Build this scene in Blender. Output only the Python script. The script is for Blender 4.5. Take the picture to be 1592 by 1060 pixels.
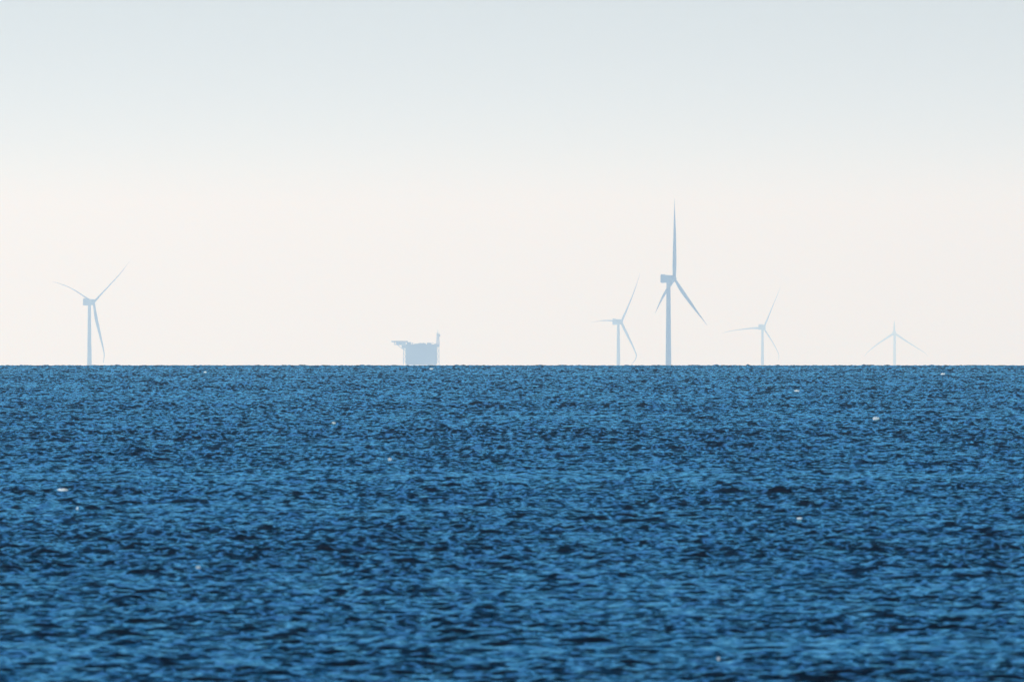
import bpy, bmesh, math, random
import numpy as np
from mathutils import Vector, noise

S = bpy.context.scene
COL = S.collection
for o in list(bpy.data.objects):
    bpy.data.objects.remove(o)

# ------------------------------------------------------------------ camera
W, H = 1592.0, 1060.0            # photograph size, for reading offsets off it
PX = 1.75e-5                     # radians per photograph pixel (long telephoto lens)
EYE = 6.0                        # metres above the water
R_SEA = 1.333e6                    # curvature of the visible water
Y_EYE = 397.5                    # photograph row at eye level (the horizon dips below it)
cam = bpy.data.cameras.new('camera')
cam.sensor_width = 36.0
cam.lens = 36.0 / (W * PX)
cam.clip_start = 1.0
cam.clip_end = 900000.0
cam.dof.use_dof = True
cam.dof.focus_distance = 6000.0
cam.dof.aperture_fstop = 21.0
camo = bpy.data.objects.new('camera', cam)
COL.objects.link(camo)
camo.location = (0, 0, EYE)
camo.rotation_euler = (math.radians(90) - (H / 2 - Y_EYE) * PX, 0, 0)
S.camera = camo

# ------------------------------------------------------------------ sky, sun, exposure
SUN_EL, SUN_AZ = 30.0, -42.0      # azimuth clockwise from the view direction (+Y)
world = bpy.data.worlds.new('World')
S.world = world
world.use_nodes = True
wn = world.node_tree
bg = wn.nodes['Background']
sky = wn.nodes.new('ShaderNodeTexSky')
sky.sky_type = 'NISHITA'
sky.sun_disc = False
sky.sun_elevation = math.radians(SUN_EL)
sky.sun_rotation = math.radians(SUN_AZ)
sky.air_density = 1.0
sky.dust_density = 0.2
sky.ozone_density = 4.0
tint = wn.nodes.new('ShaderNodeMix'); tint.data_type = 'RGBA'; tint.blend_type = 'MULTIPLY'
tint.inputs['Factor'].default_value = 1.0
tint.inputs['B'].default_value = (0.565, 0.655, 0.83, 1)      # a cold, deep blue day
wn.links.new(sky.outputs[0], tint.inputs['A'])
wn.links.new(tint.outputs['Result'], bg.inputs[0])
bg.inputs[1].default_value = 0.060
sun = bpy.data.lights.new('sun', 'SUN')
sun.energy = 4.55
sun.angle = math.radians(0.5)
sun.color = (1.0, 0.90, 0.76)
suno = bpy.data.objects.new('sun', sun)
COL.objects.link(suno)
sd = Vector((math.sin(math.radians(SUN_AZ)) * math.cos(math.radians(SUN_EL)),
             math.cos(math.radians(SUN_AZ)) * math.cos(math.radians(SUN_EL)),
             math.sin(math.radians(SUN_EL))))
suno.rotation_euler = sd.to_track_quat('Z', 'Y').to_euler()
suno.location = sd * 500
S.view_settings.view_transform = 'Standard'
S.view_settings.look = 'None'
S.view_settings.exposure = 0.75
S.view_settings.gamma = 1.0
S.render.engine = 'CYCLES'
S.cycles.use_denoising = True
S.cycles.volume_bounces = 0
S.cycles.max_bounces = 6
S.cycles.use_adaptive_sampling = False
HAZE = dict(density=2.86e-5, color=(0.405, 0.645, 1.0), g=0.6, top=430.0)

# ------------------------------------------------------------------ helpers
def at(x, y, depth):
    """The point at this depth that stands at photograph column x, row y."""
    return Vector(((x - W / 2) * PX * depth, depth, EYE + (Y_EYE - y) * PX * depth))

D_CONE = 4400.0
def sea_level(d):
    d = np.asarray(d, float)
    return np.where(d < D_CONE, -d * d / (2 * R_SEA),
                    -D_CONE ** 2 / (2 * R_SEA) - (d - D_CONE) * D_CONE / R_SEA)

def tag(o, label=None, cat=None, group=None, kind=None):
    if label: o['label'] = label
    if cat: o['category'] = cat
    if group: o['group'] = group
    if kind: o['kind'] = kind
    return o

def empty(name, loc):
    o = bpy.data.objects.new(name, None)
    COL.objects.link(o)
    o.location = loc
    o.empty_display_size = 5
    return o

def obj(name, bm, m, parent=None, smooth=False):
    bmesh.ops.recalc_face_normals(bm, faces=bm.faces)
    me = bpy.data.meshes.new(name)
    if parent is not None:
        root = parent
        off = Vector((0, 0, 0))
        while root is not None:
            off += root.location
            root = root.parent
        bmesh.ops.translate(bm, verts=bm.verts, vec=-off)
    bm.to_mesh(me)
    bm.free()
    if smooth:
        for p in me.polygons: p.use_smooth = True
    o = bpy.data.objects.new(name, me)
    COL.objects.link(o)
    me.materials.append(m)
    if parent is not None:
        o.parent = parent
    return o

def ring_sweep(bm, rings, cap=True):
    """Skin a list of rings (each a list of points, same count)."""
    vs = [[bm.verts.new(p) for p in r] for r in rings]
    n = len(vs[0])
    for a, b in zip(vs, vs[1:]):
        for i in range(n):
            bm.faces.new((a[i], a[(i + 1) % n], b[(i + 1) % n], b[i]))
    if cap:
        bm.faces.new(vs[0]); bm.faces.new(vs[-1])

def box(bm, x0, x1, y0, y1, z0, z1, bev=0.0):
    b2 = bmesh.new()
    bmesh.ops.create_cube(b2, size=1)
    for v in b2.verts:
        v.co = Vector(((x0 + x1) / 2 + v.co.x * (x1 - x0), (y0 + y1) / 2 + v.co.y * (y1 - y0),
                       (z0 + z1) / 2 + v.co.z * (z1 - z0)))
    if bev:
        bmesh.ops.bevel(b2, geom=list(b2.edges), offset=bev, segments=2, affect='EDGES', profile=0.5)
    merge(bm, b2)

def merge(bm, b2):
    me = bpy.data.meshes.new('tmp')
    b2.to_mesh(me); b2.free()
    bm.from_mesh(me)
    bpy.data.meshes.remove(me)

ROD_SCALE = 1.0
def rod(bm, a, b, r, n=8, r2=None):
    r *= ROD_SCALE
    r2 = r2 if r2 is None else r2 * ROD_SCALE
    a, b = Vector(a), Vector(b)
    d = (b - a).normalized()
    u = d.orthogonal().normalized(); w = d.cross(u)
    r2 = r if r2 is None else r2
    ring_sweep(bm, [[p + u * math.cos(t) * rr + w * math.sin(t) * rr
                     for t in [2 * math.pi * i / n for i in range(n)]]
                    for p, rr in ((a, r), (b, r2))])

def catmull(pts, n):
    """Smooth path through pts (each a tuple of floats), n samples."""
    P = np.array(pts, float)
    P = np.vstack([2 * P[0] - P[1], P, 2 * P[-1] - P[-2]])
    segs = len(P) - 3
    out = []
    for i in range(n):
        t = i / (n - 1) * segs
        k = min(int(t), segs - 1); f = t - k
        a, b, c, d = P[k], P[k + 1], P[k + 2], P[k + 3]
        out.append(0.5 * (2 * b + (c - a) * f + (2 * a - 5 * b + 4 * c - d) * f * f + (3 * b - a - 3 * c + d) * f ** 3))
    return np.array(out)

# ------------------------------------------------------------------ materials
def mat(name, base, rough=0.5, metallic=0.0, var=0.12, scale=0.2):
    m = bpy.data.materials.new(name)
    m.use_nodes = True
    t = m.node_tree
    b = t.nodes['Principled BSDF']
    b.inputs['Roughness'].default_value = rough
    b.inputs['Metallic'].default_value = metallic
    b.inputs['Specular IOR Level'].default_value = 0.2
    co = t.nodes.new('ShaderNodeTexCoord')
    nz = t.nodes.new('ShaderNodeTexNoise')
    nz.inputs['Scale'].default_value = scale
    nz.inputs['Detail'].default_value = 5
    mp = t.nodes.new('ShaderNodeMapRange')
    mp.inputs['To Min'].default_value = 1 - var
    mp.inputs['To Max'].default_value = 1 + var
    mx = t.nodes.new('ShaderNodeMix'); mx.data_type = 'RGBA'; mx.blend_type = 'MULTIPLY'
    mx.inputs['Factor'].default_value = 1
    mx.inputs['A'].default_value = (*base, 1)
    t.links.new(co.outputs['Object'], nz.inputs['Vector'])
    t.links.new(nz.outputs['Fac'], mp.inputs['Value'])
    t.links.new(mp.outputs['Result'], mx.inputs['B'])
    t.links.new(mx.outputs['Result'], b.inputs['Base Color'])
    return m

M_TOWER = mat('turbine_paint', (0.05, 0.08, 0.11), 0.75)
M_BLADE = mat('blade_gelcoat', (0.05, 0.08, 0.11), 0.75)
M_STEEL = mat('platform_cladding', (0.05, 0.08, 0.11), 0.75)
M_LATTICE = mat('galvanised_lattice', (0.22, 0.24, 0.26), 0.5, 0.3)
M_PILE = mat('foundation_paint', (0.12, 0.11, 0.08), 0.6)
M_FOAM = mat('sea_foam', (0.86, 0.93, 1.0), 0.7, var=0.1, scale=20)

ft = M_FOAM.node_tree                      # foam lets the sun through from behind
fb = ft.nodes['Principled BSDF']
tr = ft.nodes.new('ShaderNodeBsdfTranslucent'); tr.inputs['Color'].default_value = (0.90, 0.97, 1.0, 1)
fm = ft.nodes.new('ShaderNodeMixShader'); fm.inputs[0].default_value = 0.85
ft.links.new(fb.outputs[0], fm.inputs[1]); ft.links.new(tr.outputs[0], fm.inputs[2])
ft.links.new(fm.outputs[0], ft.nodes['Material Output'].inputs['Surface'])

# ------------------------------------------------------------------ sea
def wave_tile(n, size, seed, lam_peak, wind, lam_min, spread):
    rng = np.random.default_rng(seed)
    k1 = np.fft.fftfreq(n, size / n) * 2 * np.pi
    kx, ky = np.meshgrid(k1, k1, indexing='xy')
    k = np.hypot(kx, ky); k[0, 0] = 1
    kp = 2 * np.pi / lam_peak
    ang = np.arctan2(ky, kx) - wind
    dirf = np.abs(np.cos(ang)) ** spread
    sp = k ** -3.6 * np.exp(-1.1 * (kp / k) ** 2) * dirf * np.exp(-(k * lam_min / (2 * np.pi)) ** 2)
    sp[0, 0] = 0
    a = np.sqrt(sp) * (rng.normal(size=(n, n)) + 1j * rng.normal(size=(n, n)))
    h = np.fft.ifft2(a).real
    s = 1 / h.std()
    gx = np.fft.ifft2(1j * kx * np.fft.fft2(h)).real
    gy = np.fft.ifft2(1j * ky * np.fft.fft2(h)).real
    return (h * s).astype(np.float32), (gx * s).astype(np.float32), (gy * s).astype(np.float32)

TILES = []   # (fields, size, n, rotation, amplitude)
for n, size, seed, lp, wind, lm, sp, rot, amp in (
        (1024, 41.0, 5, 1.4, 0.0, 0.19, 1.8, math.radians(76), 0.0200),
        (1024, 67.0, 9, 2.6, 0.0, 0.33, 2.8, math.radians(99), 0.022)):
    TILES.append((wave_tile(n, size, seed, lp, wind, lm, sp), size, n, rot, amp))

def bilinear(f, n, u, v):
    iu = np.floor(u).astype(np.int32); iv = np.floor(v).astype(np.int32)
    fu = (u - iu).astype(np.float32); fv = (v - iv).astype(np.float32)
    i0 = iu % n; i1 = (iu + 1) % n; j0 = iv % n; j1 = (iv + 1) % n
    return [(g[j0, i0] * (1 - fu) + g[j0, i1] * fu) * (1 - fv) + (g[j1, i0] * (1 - fu) + g[j1, i1] * fu) * fv
            for g in f]

rngp = np.random.default_rng(3)
GUST = [(rngp.uniform(0, 2 * np.pi), 2 * np.pi / l, rngp.uniform(0, 2 * np.pi))
        for l in (11, 17, 25, 37, 55, 80, 120, 180, 260, 400)]
def gusts(x, y):
    g = np.zeros_like(x, dtype=np.float32)
    for a, k, p in GUST:
        g += np.sin(k * (x * np.cos(a) + y * np.sin(a)) + p + 1.3 * np.sin(k * 0.6 * (y * np.cos(a) - x * np.sin(a))))
    return np.clip(1.0 + 0.055 * g, 0.66, 1.6)

def waves(x, y):
    """Height and slope of the chop at points x, y."""
    h = gx = gy = 0
    for f, size, n, rot, amp in TILES:
        c, s = math.cos(rot), math.sin(rot)
        u = (x * c + y * s) * (n / size); v = (-x * s + y * c) * (n / size)
        a, b, d = bilinear(f, n, u, v)
        h = h + amp * a
        gx = gx + amp * (b * c - d * s)
        gy = gy + amp * (b * s + d * c)
    gu = gusts(x, y)
    h = h * gu; gx = gx * gu; gy = gy * gu
    q = 5.0                               # sharper crests, flatter troughs
    f = np.clip(1 + 2 * q * h, 0.3, 2.2)
    return h + q * (h * h - 0.00075), gx * f, gy * f

# columns: fine in the middle of the view, widening outwards all the way round
DPHI = 3.3e-5
half = list(np.arange(0, 0.0165, DPHI))
stp = DPHI
while half[-1] < math.pi:
    stp = min(stp * 1.035, 0.08)
    half.append(half[-1] + stp)
half[-1] = math.pi
half = np.array(half)
phi = np.concatenate([-half[:0:-1], half[:-1]])   # full circle, closed below
# rows: coarse close to the shore and beyond the horizon, wave-fine in between
rows = list(np.geomspace(1.5, 430, 90))
d = rows[-1]
while d < 4350:
    d *= 1 + 3.9e-4
    rows.append(d)
rows += list(np.geomspace(d * 1.002, 300000, 190))
rows = np.array(rows)
nr, nc = len(rows), len(phi)
dd = rows[:, None].astype(np.float64)
X = (dd * np.sin(phi)[None, :]).ravel(); Y = (dd * np.cos(phi)[None, :]).ravel()
D = np.repeat(rows, nc)
hz = np.empty(nr * nc, np.float32); GX = np.empty_like(hz); GY = np.empty_like(hz)
CH = 400000
for i in range(0, nr * nc, CH):
    sl = slice(i, i + CH)
    hz[sl], GX[sl], GY[sl] = waves(X[sl], Y[sl])
dphi = np.gradient(phi)
lat = (dd * np.abs(dphi)[None, :]).ravel()
damp = np.clip(1.6 - lat / 0.8, 0.0, 1.0) * np.where(D < 4360, 1, 0.0) * np.where(D > 425, 1, 0.3)
Z = sea_level(D) + hz * damp * 0.82
far = 1 - 0.30 * np.clip((D - 900) / 2600, 0, 1)     # calmer out at sea
GX *= far; GY *= far
nv = nr * nc
co = np.empty((nv, 3), np.float32)
co[:, 0] = X; co[:, 1] = Y; co[:, 2] = Z
nrm = np.empty((nv, 3), np.float32)
nrm[:, 0] = -GX + X / R_SEA; nrm[:, 1] = -GY + Y / R_SEA; nrm[:, 2] = 1
nrm /= np.linalg.norm(nrm, axis=1, keepdims=True)
del X, Y, Z, hz, GX, GY, D, lat, damp
r_i, c_i = np.meshgrid(np.arange(nr - 1, dtype=np.int32), np.arange(nc, dtype=np.int32), indexing='ij')
c_n = (c_i + 1) % nc
quads = np.stack([r_i * nc + c_i, r_i * nc + c_n, (r_i + 1) * nc + c_n, (r_i + 1) * nc + c_i], -1).reshape(-1, 4)
nf = len(quads)
me = bpy.data.meshes.new('sea')
me.vertices.add(nv); me.vertices.foreach_set('co', co.ravel())
me.loops.add(nf * 4); me.loops.foreach_set('vertex_index', np.ascontiguousarray(quads).ravel())
me.polygons.add(nf); me.polygons.foreach_set('loop_start', np.arange(0, nf * 4, 4, dtype=np.int32))
me.polygons.foreach_set('use_smooth', np.ones(nf, bool))
me.update(calc_edges=True)
at_n = me.attributes.new('wave_normal', 'FLOAT_VECTOR', 'POINT')
at_n.data.foreach_set('vector', nrm.ravel())
del co, nrm, quads, r_i, c_i, c_n
sea = bpy.data.objects.new('sea', me)
COL.objects.link(sea)
tag(sea, 'deep blue choppy sea reaching to the horizon', 'sea', kind='structure')

m = bpy.data.materials.new('sea_water'); m.use_nodes = True
t = m.node_tree
t.nodes.remove(t.nodes['Principled BSDF'])
body = t.nodes.new('ShaderNodeBsdfDiffuse'); body.inputs['Color'].default_value = (0.0002, 0.007, 0.017, 1)
gl = t.nodes.new('ShaderNodeBsdfGlossy'); gl.inputs['Color'].default_value = (0.32, 0.87, 1.0, 1)
gl.inputs['Roughness'].default_value = 0.15
fr = t.nodes.new('ShaderNodeFresnel'); fr.inputs['IOR'].default_value = 1.33
ms = t.nodes.new('ShaderNodeMixShader')
pw = t.nodes.new('ShaderNodeMath'); pw.operation = 'POWER'; pw.inputs[1].default_value = 2.8
t.links.new(fr.outputs[0], pw.inputs[0])
gn = t.nodes.new('ShaderNodeMath'); gn.operation = 'MULTIPLY'; gn.use_clamp = True; gn.inputs[1].default_value = 2.35
t.links.new(pw.outputs[0], gn.inputs[0])
t.links.new(gn.outputs[0], ms.inputs[0])
cp = t.nodes.new('ShaderNodeMath'); cp.operation = 'POWER'; cp.inputs[1].default_value = 3.0
t.links.new(fr.outputs[0], cp.inputs[0])
cm = t.nodes.new('ShaderNodeMix'); cm.data_type = 'RGBA'           # reflections lose their tint at grazing angles
cm.inputs['A'].default_value = (0.11, 0.78, 1.0, 1); cm.inputs['B'].default_value = (0.55, 0.91, 1.0, 1)
t.links.new(cp.outputs[0], cm.inputs['Factor']); t.links.new(cm.outputs['Result'], gl.inputs['Color']); t.links.new(body.outputs[0], ms.inputs[1]); t.links.new(gl.outputs[0], ms.inputs[2])
t.links.new(ms.outputs[0], t.nodes['Material Output'].inputs['Surface'])
an = t.nodes.new('ShaderNodeAttribute'); an.attribute_name = 'wave_normal'
geo = t.nodes.new('ShaderNodeNewGeometry')
mp = t.nodes.new('ShaderNodeMapping'); mp.inputs['Scale'].default_value = (1, 0.8, 1)
nz = t.nodes.new('ShaderNodeTexNoise'); nz.inputs['Scale'].default_value = 6.0
nz.inputs['Detail'].default_value = 3; nz.inputs['Roughness'].default_value = 0.6
bp = t.nodes.new('ShaderNodeBump'); bp.inputs['Strength'].default_value = 1.0
bp.inputs['Distance'].default_value = 0.02
t.links.new(geo.outputs['Position'], mp.inputs['Vector'])
t.links.new(mp.outputs['Vector'], nz.inputs['Vector'])
t.links.new(nz.outputs['Fac'], bp.inputs['Height'])
t.links.new(an.outputs['Vector'], bp.inputs['Normal'])
for nd in (body, gl, fr):
    t.links.new(bp.outputs['Normal'], nd.inputs['Normal'])
me.materials.append(m)

# ------------------------------------------------------------------ wind turbines
def blade(parent, depth, pts, tip_depth, k):
    """A tapered aerofoil along pts = (column, row, visible width), root first.
    tip_depth: how far the tip stands behind the hub (m); k: metres per pixel."""
    n = 30
    path = catmull(pts, n)
    rings = []
    s = np.concatenate([[0], np.cumsum(np.hypot(np.diff(path[:, 0]), np.diff(path[:, 1])))])
    s /= s[-1]
    P = [at(path[i, 0], path[i, 1], depth) + Vector((0, tip_depth * s[i], 0)) for i in range(n)]
    for i in range(n):
        tan = (P[min(i + 1, n - 1)] - P[max(i - 1, 0)]).normalized()
        view = Vector((0, 1, 0))
        chord = tan.cross(view)
        chord = chord.normalized() if chord.length > 1e-4 else Vector((1, 0, 0))
        thick = chord.cross(tan).normalized()
        wv = max(path[i, 2] - 0.35 * s[i], 0.2) * k
        tw = wv * (0.75 if s[i] < 0.12 else 0.28)
        rings.append([P[i] + chord * (wv / 2) * math.cos(a) + thick * (tw / 2) * math.sin(a) *
                      (1.0 - 0.35 * math.cos(a)) for a in [2 * math.pi * j / 14 for j in range(14)]])
    bm = bmesh.new()
    ring_sweep(bm, rings)
    return obj('blade', bm, M_BLADE, parent, True)

def turbine(spec):
    depth = spec['depth']; k = PX * depth
    tx0, tw0, tx1, tw1, y_top = spec['tower']        # column and width at the top, at the horizon; top row
    base = at(tx1, 568, depth)
    base.z = float(sea_level(depth))
    root = empty('wind_turbine', base)
    tag(root, spec['label'], 'wind turbine', 'wind turbines on the horizon')
    top = at(tx0, y_top, depth)
    # tapered tower with flange rings between the sections
    bm = bmesh.new()
    zs = base.z + 9
    n = 25
    rings = []
    zh = at(0, 568, depth).z
    for i in range(n):
        f = i / (n - 1)
        z = zs + (top.z - zs) * f
        g = (z - zh) / (top.z - zh)
        w = (tw1 + (tw0 - tw1) * g) * k / 2 * (1.012 if i % 8 == 0 else 1)
        rings.append([Vector((base.x + math.cos(a) * w, base.y + math.sin(a) * w, z))
                      for a in [2 * math.pi * j / 28 for j in range(28)]])
    ring_sweep(bm, rings)
    obj('tower', bm, M_TOWER, root, True)
    # foundation pile with its working platform, down at the water
    bm = bmesh.new()
    w = tw1 * k / 2
    rod(bm, (base.x, base.y, base.z - 6), (base.x, base.y, base.z + 9), w * 1.12, 28)
    rod(bm, (base.x, base.y, base.z + 8.2), (base.x, base.y, base.z + 8.7), w * 1.8, 28)
    obj('foundation', bm, M_PILE, root, True)
    # nacelle
    nx0, nx1, ny0, ny1, slope = spec['nacelle']
    a = at(nx0, ny0, depth); c = at(nx1, ny1, depth)
    yaw = spec['yaw']                                # rotor axis, degrees from the picture plane toward us
    ca, sa = math.cos(math.radians(yaw)), math.sin(math.radians(yaw))
    ln = (c.x - a.x) / max(ca, 0.5)
    wd = abs(a.z - c.z) * 0.95
    bm = bmesh.new()
    box(bm, -ln / 2, ln / 2, -wd / 2, wd / 2, -abs(a.z - c.z) / 2, abs(a.z - c.z) / 2, wd * 0.12)
    ctr = Vector(((a.x + c.x) / 2, base.y - 0.0, (a.z + c.z) / 2))
    for v in bm.verts:
        f = (v.co.x + ln / 2) / ln
        v.co.z *= 1 - slope * f
        v.co.y *= 1 - 0.25 * f
        x, y = v.co.x, v.co.y
        v.co = Vector((x * ca + y * sa, -x * sa + y * ca, v.co.z)) + ctr
    # cooler on the roof at the rear
    b2 = bmesh.new()
    box(b2, -ln * 0.47, -ln * 0.36, -wd * 0.4, wd * 0.4, abs(a.z - c.z) * 0.48, abs(a.z - c.z) * (0.5 + spec.get('cooler', 0.08)))
    for v in b2.verts:
        x, y = v.co.x, v.co.y
        v.co = Vector((x * ca + y * sa, -x * sa + y * ca, v.co.z)) + ctr
    nac = obj('nacelle', bm, M_TOWER, root)
    obj('cooler', b2, M_TOWER, nac)
    # hub with a rounded spinner
    hx, hy, hr = spec['hub']
    hd = depth - sa * ln * 0.5
    hc = at(hx, hy, hd)
    axis = Vector((ca, -sa, 0))
    u = Vector((0, 0, 1)); w2 = axis.cross(u)
    rings = []
    for f, r in ((-1.1, 0.85), (-0.5, 1.0), (0.0, 1.0), (0.45, 0.9), (0.85, 0.65), (1.1, 0.3), (1.16, 0.06)):
        rings.append([hc + axis * f * hr * k + (u * math.cos(q) + w2 * math.sin(q)) * r * hr * k
                      for q in [2 * math.pi * j / 18 for j in range(18)]])
    bm = bmesh.new()
    ring_sweep(bm, rings)
    obj('hub', bm, M_TOWER, root, True)
    for pts, td in spec['blades']:
        blade(root, hd, [(hx, hy, pts[0][2])] + pts, td * k, k)
    return root

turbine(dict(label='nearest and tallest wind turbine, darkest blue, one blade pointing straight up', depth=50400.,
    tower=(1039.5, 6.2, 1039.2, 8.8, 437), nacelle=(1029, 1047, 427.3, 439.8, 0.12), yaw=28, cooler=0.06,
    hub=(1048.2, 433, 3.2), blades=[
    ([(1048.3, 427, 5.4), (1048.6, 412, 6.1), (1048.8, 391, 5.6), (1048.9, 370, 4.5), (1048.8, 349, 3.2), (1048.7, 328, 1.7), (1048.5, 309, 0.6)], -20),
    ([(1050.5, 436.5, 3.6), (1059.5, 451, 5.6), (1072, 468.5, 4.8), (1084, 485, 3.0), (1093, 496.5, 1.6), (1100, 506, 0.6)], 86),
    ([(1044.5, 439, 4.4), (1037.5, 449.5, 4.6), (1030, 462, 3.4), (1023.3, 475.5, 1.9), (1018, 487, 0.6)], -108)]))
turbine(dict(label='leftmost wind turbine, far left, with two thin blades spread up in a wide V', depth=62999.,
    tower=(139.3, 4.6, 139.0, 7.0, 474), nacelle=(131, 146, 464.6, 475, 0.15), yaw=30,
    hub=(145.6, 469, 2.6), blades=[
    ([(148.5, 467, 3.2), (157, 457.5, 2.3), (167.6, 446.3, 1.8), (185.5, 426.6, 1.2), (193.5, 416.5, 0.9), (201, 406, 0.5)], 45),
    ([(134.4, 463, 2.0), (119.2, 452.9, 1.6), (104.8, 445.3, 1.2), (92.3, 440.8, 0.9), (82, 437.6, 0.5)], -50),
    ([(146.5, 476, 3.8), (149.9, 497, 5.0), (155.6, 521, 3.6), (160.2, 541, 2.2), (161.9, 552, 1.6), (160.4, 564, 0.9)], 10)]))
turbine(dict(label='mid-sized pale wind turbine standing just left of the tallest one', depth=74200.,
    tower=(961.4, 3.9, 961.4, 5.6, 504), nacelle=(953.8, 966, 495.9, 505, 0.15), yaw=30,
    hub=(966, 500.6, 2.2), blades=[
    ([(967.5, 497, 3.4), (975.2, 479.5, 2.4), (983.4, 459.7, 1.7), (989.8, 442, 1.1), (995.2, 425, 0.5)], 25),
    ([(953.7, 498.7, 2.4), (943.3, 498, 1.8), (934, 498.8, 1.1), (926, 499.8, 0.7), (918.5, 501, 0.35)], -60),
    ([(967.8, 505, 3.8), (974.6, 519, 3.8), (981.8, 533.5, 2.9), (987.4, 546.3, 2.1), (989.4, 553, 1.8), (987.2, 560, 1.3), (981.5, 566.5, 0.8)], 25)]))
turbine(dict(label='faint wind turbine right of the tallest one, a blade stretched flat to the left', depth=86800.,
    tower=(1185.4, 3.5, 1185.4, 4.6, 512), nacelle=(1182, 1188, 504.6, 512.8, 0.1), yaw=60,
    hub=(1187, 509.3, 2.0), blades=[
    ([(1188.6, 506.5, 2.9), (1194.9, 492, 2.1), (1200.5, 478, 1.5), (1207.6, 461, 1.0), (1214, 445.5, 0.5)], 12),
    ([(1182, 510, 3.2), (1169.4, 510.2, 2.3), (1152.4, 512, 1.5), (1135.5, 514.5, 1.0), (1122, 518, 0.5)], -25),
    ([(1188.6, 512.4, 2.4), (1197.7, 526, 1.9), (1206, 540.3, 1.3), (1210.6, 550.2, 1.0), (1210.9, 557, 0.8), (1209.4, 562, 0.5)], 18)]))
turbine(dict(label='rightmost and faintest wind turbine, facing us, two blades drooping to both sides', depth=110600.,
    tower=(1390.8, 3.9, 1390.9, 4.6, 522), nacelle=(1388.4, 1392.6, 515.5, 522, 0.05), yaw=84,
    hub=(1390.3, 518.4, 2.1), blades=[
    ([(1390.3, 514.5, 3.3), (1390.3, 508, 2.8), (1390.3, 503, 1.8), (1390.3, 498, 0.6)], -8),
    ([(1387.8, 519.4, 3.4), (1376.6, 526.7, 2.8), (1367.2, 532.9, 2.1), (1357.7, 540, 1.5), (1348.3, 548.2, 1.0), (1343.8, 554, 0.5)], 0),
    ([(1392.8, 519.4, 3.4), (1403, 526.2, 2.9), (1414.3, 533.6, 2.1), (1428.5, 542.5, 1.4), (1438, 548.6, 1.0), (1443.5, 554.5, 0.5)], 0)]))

# ------------------------------------------------------------------ offshore substation platform
PD = 58800.0
ROD_SCALE = 1.4
pk = PX * PD
def P(x, y, dy=0.0):
    v = at(x, y, PD); v.y += dy * ROD_SCALE
    return v
pbase = at(655, 568, PD); pbase.z = float(sea_level(PD))
plat = empty('offshore_platform', pbase)
tag(plat, 'blocky offshore platform with a helideck on its left and a lattice mast on its right', 'platform')
def pbox(name, x0, x1, ytop, ybot, dy0, dy1, parent=plat, bev=0.0, m=M_STEEL):
    bm = bmesh.new()
    a, c = P(x0, ytop), P(x1, ybot)
    box(bm, a.x, c.x, PD + dy0 * ROD_SCALE, PD + dy1 * ROD_SCALE, c.z, a.z, bev)
    return obj(name, bm, m, parent)
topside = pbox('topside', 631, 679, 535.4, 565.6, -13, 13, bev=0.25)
# modules and equipment on the roof, set on top of the block
pbox('roof_module', 632.2, 639, 531.8, 535.4, -9, 9, topside)
pbox('roof_module', 644, 650, 534.2, 535.4, -6, 8, topside)
pbox('roof_module', 650, 662, 533.4, 535.4, -8, 4, topside)
pbox('roof_module', 663.5, 671, 532.9, 535.4, -8, 8, topside)
pbox('roof_module', 675, 679, 534.2, 535.4, -5, 8, topside)
for x in (640.5, 642, 653.5, 658, 667, 673):            # vents and stacks
    bm = bmesh.new()
    rod(bm, P(x, 535.6, -3), P(x, 532.6 if x < 660 else 532.2, -3), 0.35, 8)
    obj('vent_stack', bm, M_STEEL, topside)
# deck edges standing proud of the cladding, with rails
for row in (541.5, 548.5, 555.5, 562.4):
    bm = bmesh.new()
    a, c = P(630.0, row - 0.35), P(680.0, row + 0.35)
    box(bm, a.x, c.x, PD - 19.5, PD + 19.5, c.z, a.z)
    obj('deck_edge', bm, M_STEEL, topside)
# stair tower and walkways on the two ends: open frames
for x0, x1 in ((627.3, 630.8), (679.2, 682.6)):
    bm = bmesh.new()
    for x in (x0, x1):
        for dy in (-6, 6):
            rod(bm, P(x, 540, dy), P(x, 567, dy), 0.3, 6)
    rws = [541, 545.3, 549.6, 553.9, 558.2, 562.5]
    for i, r in enumerate(rws):
        a, c = P(x0, r), P(x1, r + 0.3)
        box(bm, a.x, c.x, PD - 8.4, PD + 8.4, c.z, a.z)
        if i:
            p, q = (x0, x1) if i % 2 else (x1, x0)
            for dy in (-6, 6):
                rod(bm, P(p, rws[i - 1], dy), P(q, r, dy), 0.22, 6)
    obj('stair_tower', bm, M_LATTICE, plat)
# jacket legs and braces down to the water
zb = pbase.z - 5
for x in (634, 676):
    for dy in (-10, 10):
        bm = bmesh.new()
        a = P(x, 565.3, dy)
        rod(bm, a, (a.x + (-3 if x < 655 else 3), a.y + (-3 if dy < 0 else 3), zb), 1.3, 14)
        obj('leg', bm, M_STEEL, plat, True)
bm = bmesh.new()
for dy in (-10.6, 10.6):
    rod(bm, P(634, 563, dy), P(655, 573, dy), 0.5); rod(bm, P(655, 573, dy), P(676, 563, dy), 0.5)
    rod(bm, P(633, 566.4, dy), P(677, 566.4, dy), 0.55)
for x in (633.8, 676.2):
    rod(bm, P(x, 566.4, -10.6), P(x, 566.4, 10.6), 0.55)
obj('jacket_brace', bm, M_STEEL, plat)
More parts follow.
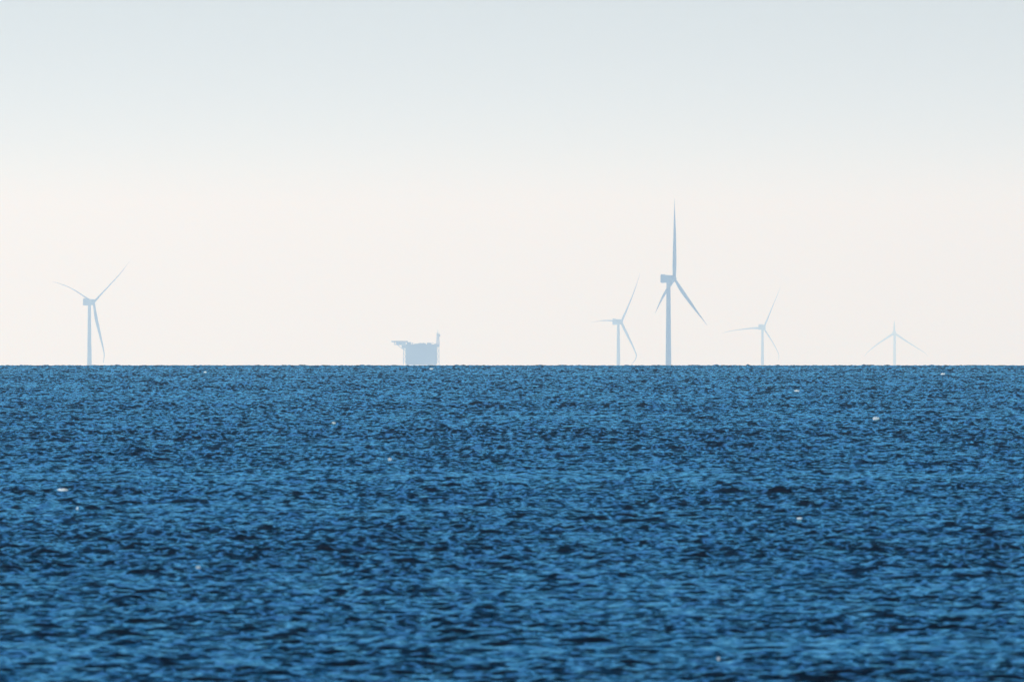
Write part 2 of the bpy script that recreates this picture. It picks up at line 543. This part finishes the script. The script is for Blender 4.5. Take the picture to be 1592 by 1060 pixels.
# helideck: octagonal plate with a sloping net frame, on braces from the block
bm = bmesh.new()
c0 = P(621.2, 530.6); rx = 12.8 * pk
oc = [(math.cos(math.radians(22.5 + 45 * i)), math.sin(math.radians(22.5 + 45 * i))) for i in range(8)]
f = 1 / math.cos(math.radians(22.5))
def orow(r, z):
    return [Vector((c0.x + x * r * f, c0.y + y * r * f, z)) for x, y in oc]
ring_sweep(bm, [orow(rx * 0.93, P(0, 532.0).z), orow(rx, P(0, 531.1).z), orow(rx, P(0, 529.9).z)])
hel = obj('helideck', bm, M_STEEL, plat)
bm = bmesh.new()
for dy in (-6, 0, 6):                       # truss beneath the deck
    for x in (612.8, 617, 621, 625.5, 630):
        rod(bm, P(x, 532.0, dy), P(x + 0.5, 536, dy), 0.3, 6)
    rod(bm, P(612.8, 532, dy), P(617.5, 536, dy), 0.28, 6)
    rod(bm, P(617, 536, dy), P(621, 532, dy), 0.28, 6); rod(bm, P(621, 532, dy), P(626, 536, dy), 0.28, 6)
    rod(bm, P(626, 536, dy), P(630, 532, dy), 0.28, 6)
    rod(bm, P(613.2, 535.6, dy), P(631, 536.2, dy), 0.35, 6)
    rod(bm, P(617.8, 536, dy), P(625.5, 542, dy), 0.35, 6); rod(bm, P(625.5, 542, dy), P(631, 545, dy), 0.35, 6)
obj('deck_truss', bm, M_LATTICE, hel)
pbox('support_block', 616, 630.8, 532.3, 535.4, -4, 4, hel)
pbox('support_block', 624.5, 630.8, 536.6, 541.2, -5, 5, hel)
# lattice mast with cabin and aerial
bm = bmesh.new()
for x in (678.7, 682.9):
    for dy in (-1.5, 1.5):
        rod(bm, P(x, 535.6, dy), P(680.9 + (x - 680.8) * 0.72, 517.5, dy), 0.34, 6)
rws = np.linspace(535, 518, 8)
for i, (a, c) in enumerate(zip(rws, rws[1:])):
    sh = lambda x, r: 680.9 + (x - 680.8) * (0.72 + 0.28 * (r - 517.5) / 18)
    for dy in (-1.5, 1.5):
        rod(bm, P(sh(678.7, a), a, dy), P(sh(682.9, c), c, dy), 0.24, 6)
        rod(bm, P(sh(682.9, a), a, dy), P(sh(678.7, c), c, dy), 0.24, 6)
        rod(bm, P(sh(678.7, a), a, dy), P(sh(682.9, a), a, dy), 0.22, 6)
mast = obj('lattice_mast', bm, M_LATTICE, plat)
pbox('mast_base', 677.5, 683.2, 535.0, 539.6, -4, 4, mast)
pbox('mast_platform', 678.6, 683.9, 519.4, 520.0, -2, 2, mast)
pbox('mast_cabin', 681.6, 684.4, 520.0, 523.0, -1.4, 1.4, mast)
bm = bmesh.new()
rod(bm, P(680.6, 518), P(680.6, 512.4), 0.35, 6, 0.12)
rod(bm, P(682.6, 519.4), P(682.6, 516.2), 0.22, 6, 0.1)
obj('aerial', bm, M_LATTICE, mast)

# ------------------------------------------------------------------ whitecaps
def strike(x, y):
    """Where the sight line through this spot first meets the water."""
    dv = at(x, y, 1.0) - Vector((0, 0, EYE))
    ds = np.arange(440, 4300, 0.04)
    px_, py_ = ds * dv.x, ds
    hh, _, _ = waves(px_, py_)
    s = sea_level(ds) + hh * 0.82
    i = int(np.argmax(EYE + ds * dv.z <= s))
    return float(px_[i]), float(py_[i]), float(s[i])

def whitecap(x, y, wpx, hpx, label, seed):
    rnd = random.Random(seed)
    px_, py_, pz_ = strike(x, y)
    k = PX * py_
    root_x = px_
    w, h = wpx * k * 1.1, hpx * k * 1.3
    bm = bmesh.new()
    # one ragged heap of froth lying along the crest, thickest in the middle
    bmesh.ops.create_icosphere(bm, subdivisions=4, radius=1)
    off = Vector((rnd.uniform(0, 50), rnd.uniform(0, 50), rnd.uniform(0, 50)))
    for v in bm.verts:
        c = v.co.copy()
        v.co *= 1 + 0.34 * noise.noise(Vector((c.x * 4.0, c.y * 2.0, c.z * 2.0)) + off) \
            + 0.14 * noise.noise(Vector((c.x * 11, c.y * 5, c.z * 5)) + off)
        x = v.co.x
        dz = 0.3 * noise.noise(Vector((x * 3, 0, 0)) + off)
        v.co = Vector((px_ + x * w / 2, py_ + v.co.y * h * 0.6, pz_ + h * 0.25 + (v.co.z * 0.5 + dz) * h))
    o = obj('whitecap', bm, M_FOAM, None, True)
    tag(o, label, 'whitecap', 'whitecaps on the sea')

for i, a in enumerate((
        (97.5, 762, 14, 2.6, 'longest white foam streak, on the left below the leftmost turbine'),
        (120, 791, 2.6, 3.2, 'tiny white foam fleck just under the longest foam streak'),
        (308, 883, 5, 3.6, 'round white foam fleck low on the left of the sea'),
        (606, 715, 5, 2.8, 'white foam fleck on open water about a third down, straight below the platform helideck'),
        (519, 658, 5, 2, 'small distant foam fleck on the water just left of the platform, between horizon and midway'),
        (1362, 652, 8, 4, 'brightest foam splash, on far water just left below the rightmost faint turbine'),
        (1239, 608, 7, 1.8, 'thin foam streak near the horizon at right'),
        (1117, 1025, 4, 3.6, 'foam fleck lowest in view, near the bottom edge right of centre'),
        (1466, 582, 6, 2, 'thin foam streak right under the horizon at far right'),
        (671, 574, 5, 1.8, 'tiny foam fleck right under the horizon at the platform'),
        (319, 579, 4, 1.8, 'tiny foam fleck right under the horizon between turbine and platform'),
        (1243, 806, 7, 1.6, 'thin foam streak midway down the sea below the right-hand turbines'))):
    whitecap(*a, seed=i)

# ------------------------------------------------------------------ haze
bm = bmesh.new()
box(bm, -300500, 300500, -300500, 300500, float(sea_level(300000)) - 1.0, HAZE['top'])
hm = bpy.data.materials.new('haze_air'); hm.use_nodes = True
t = hm.node_tree
t.nodes.remove(t.nodes['Principled BSDF'])
pv = t.nodes.new('ShaderNodeVolumePrincipled')
pv.inputs['Color'].default_value = (*HAZE['color'], 1)
pv.inputs['Absorption Color'].default_value = (1, 1, 1, 1)
pv.inputs['Density'].default_value = HAZE['density']
pv.inputs['Anisotropy'].default_value = HAZE['g']
t.links.new(pv.outputs[0], t.nodes['Material Output'].inputs['Volume'])
haze = obj('haze', bm, hm)
tag(haze, 'pale sea haze filling the air out to the horizon', 'haze', kind='stuff')
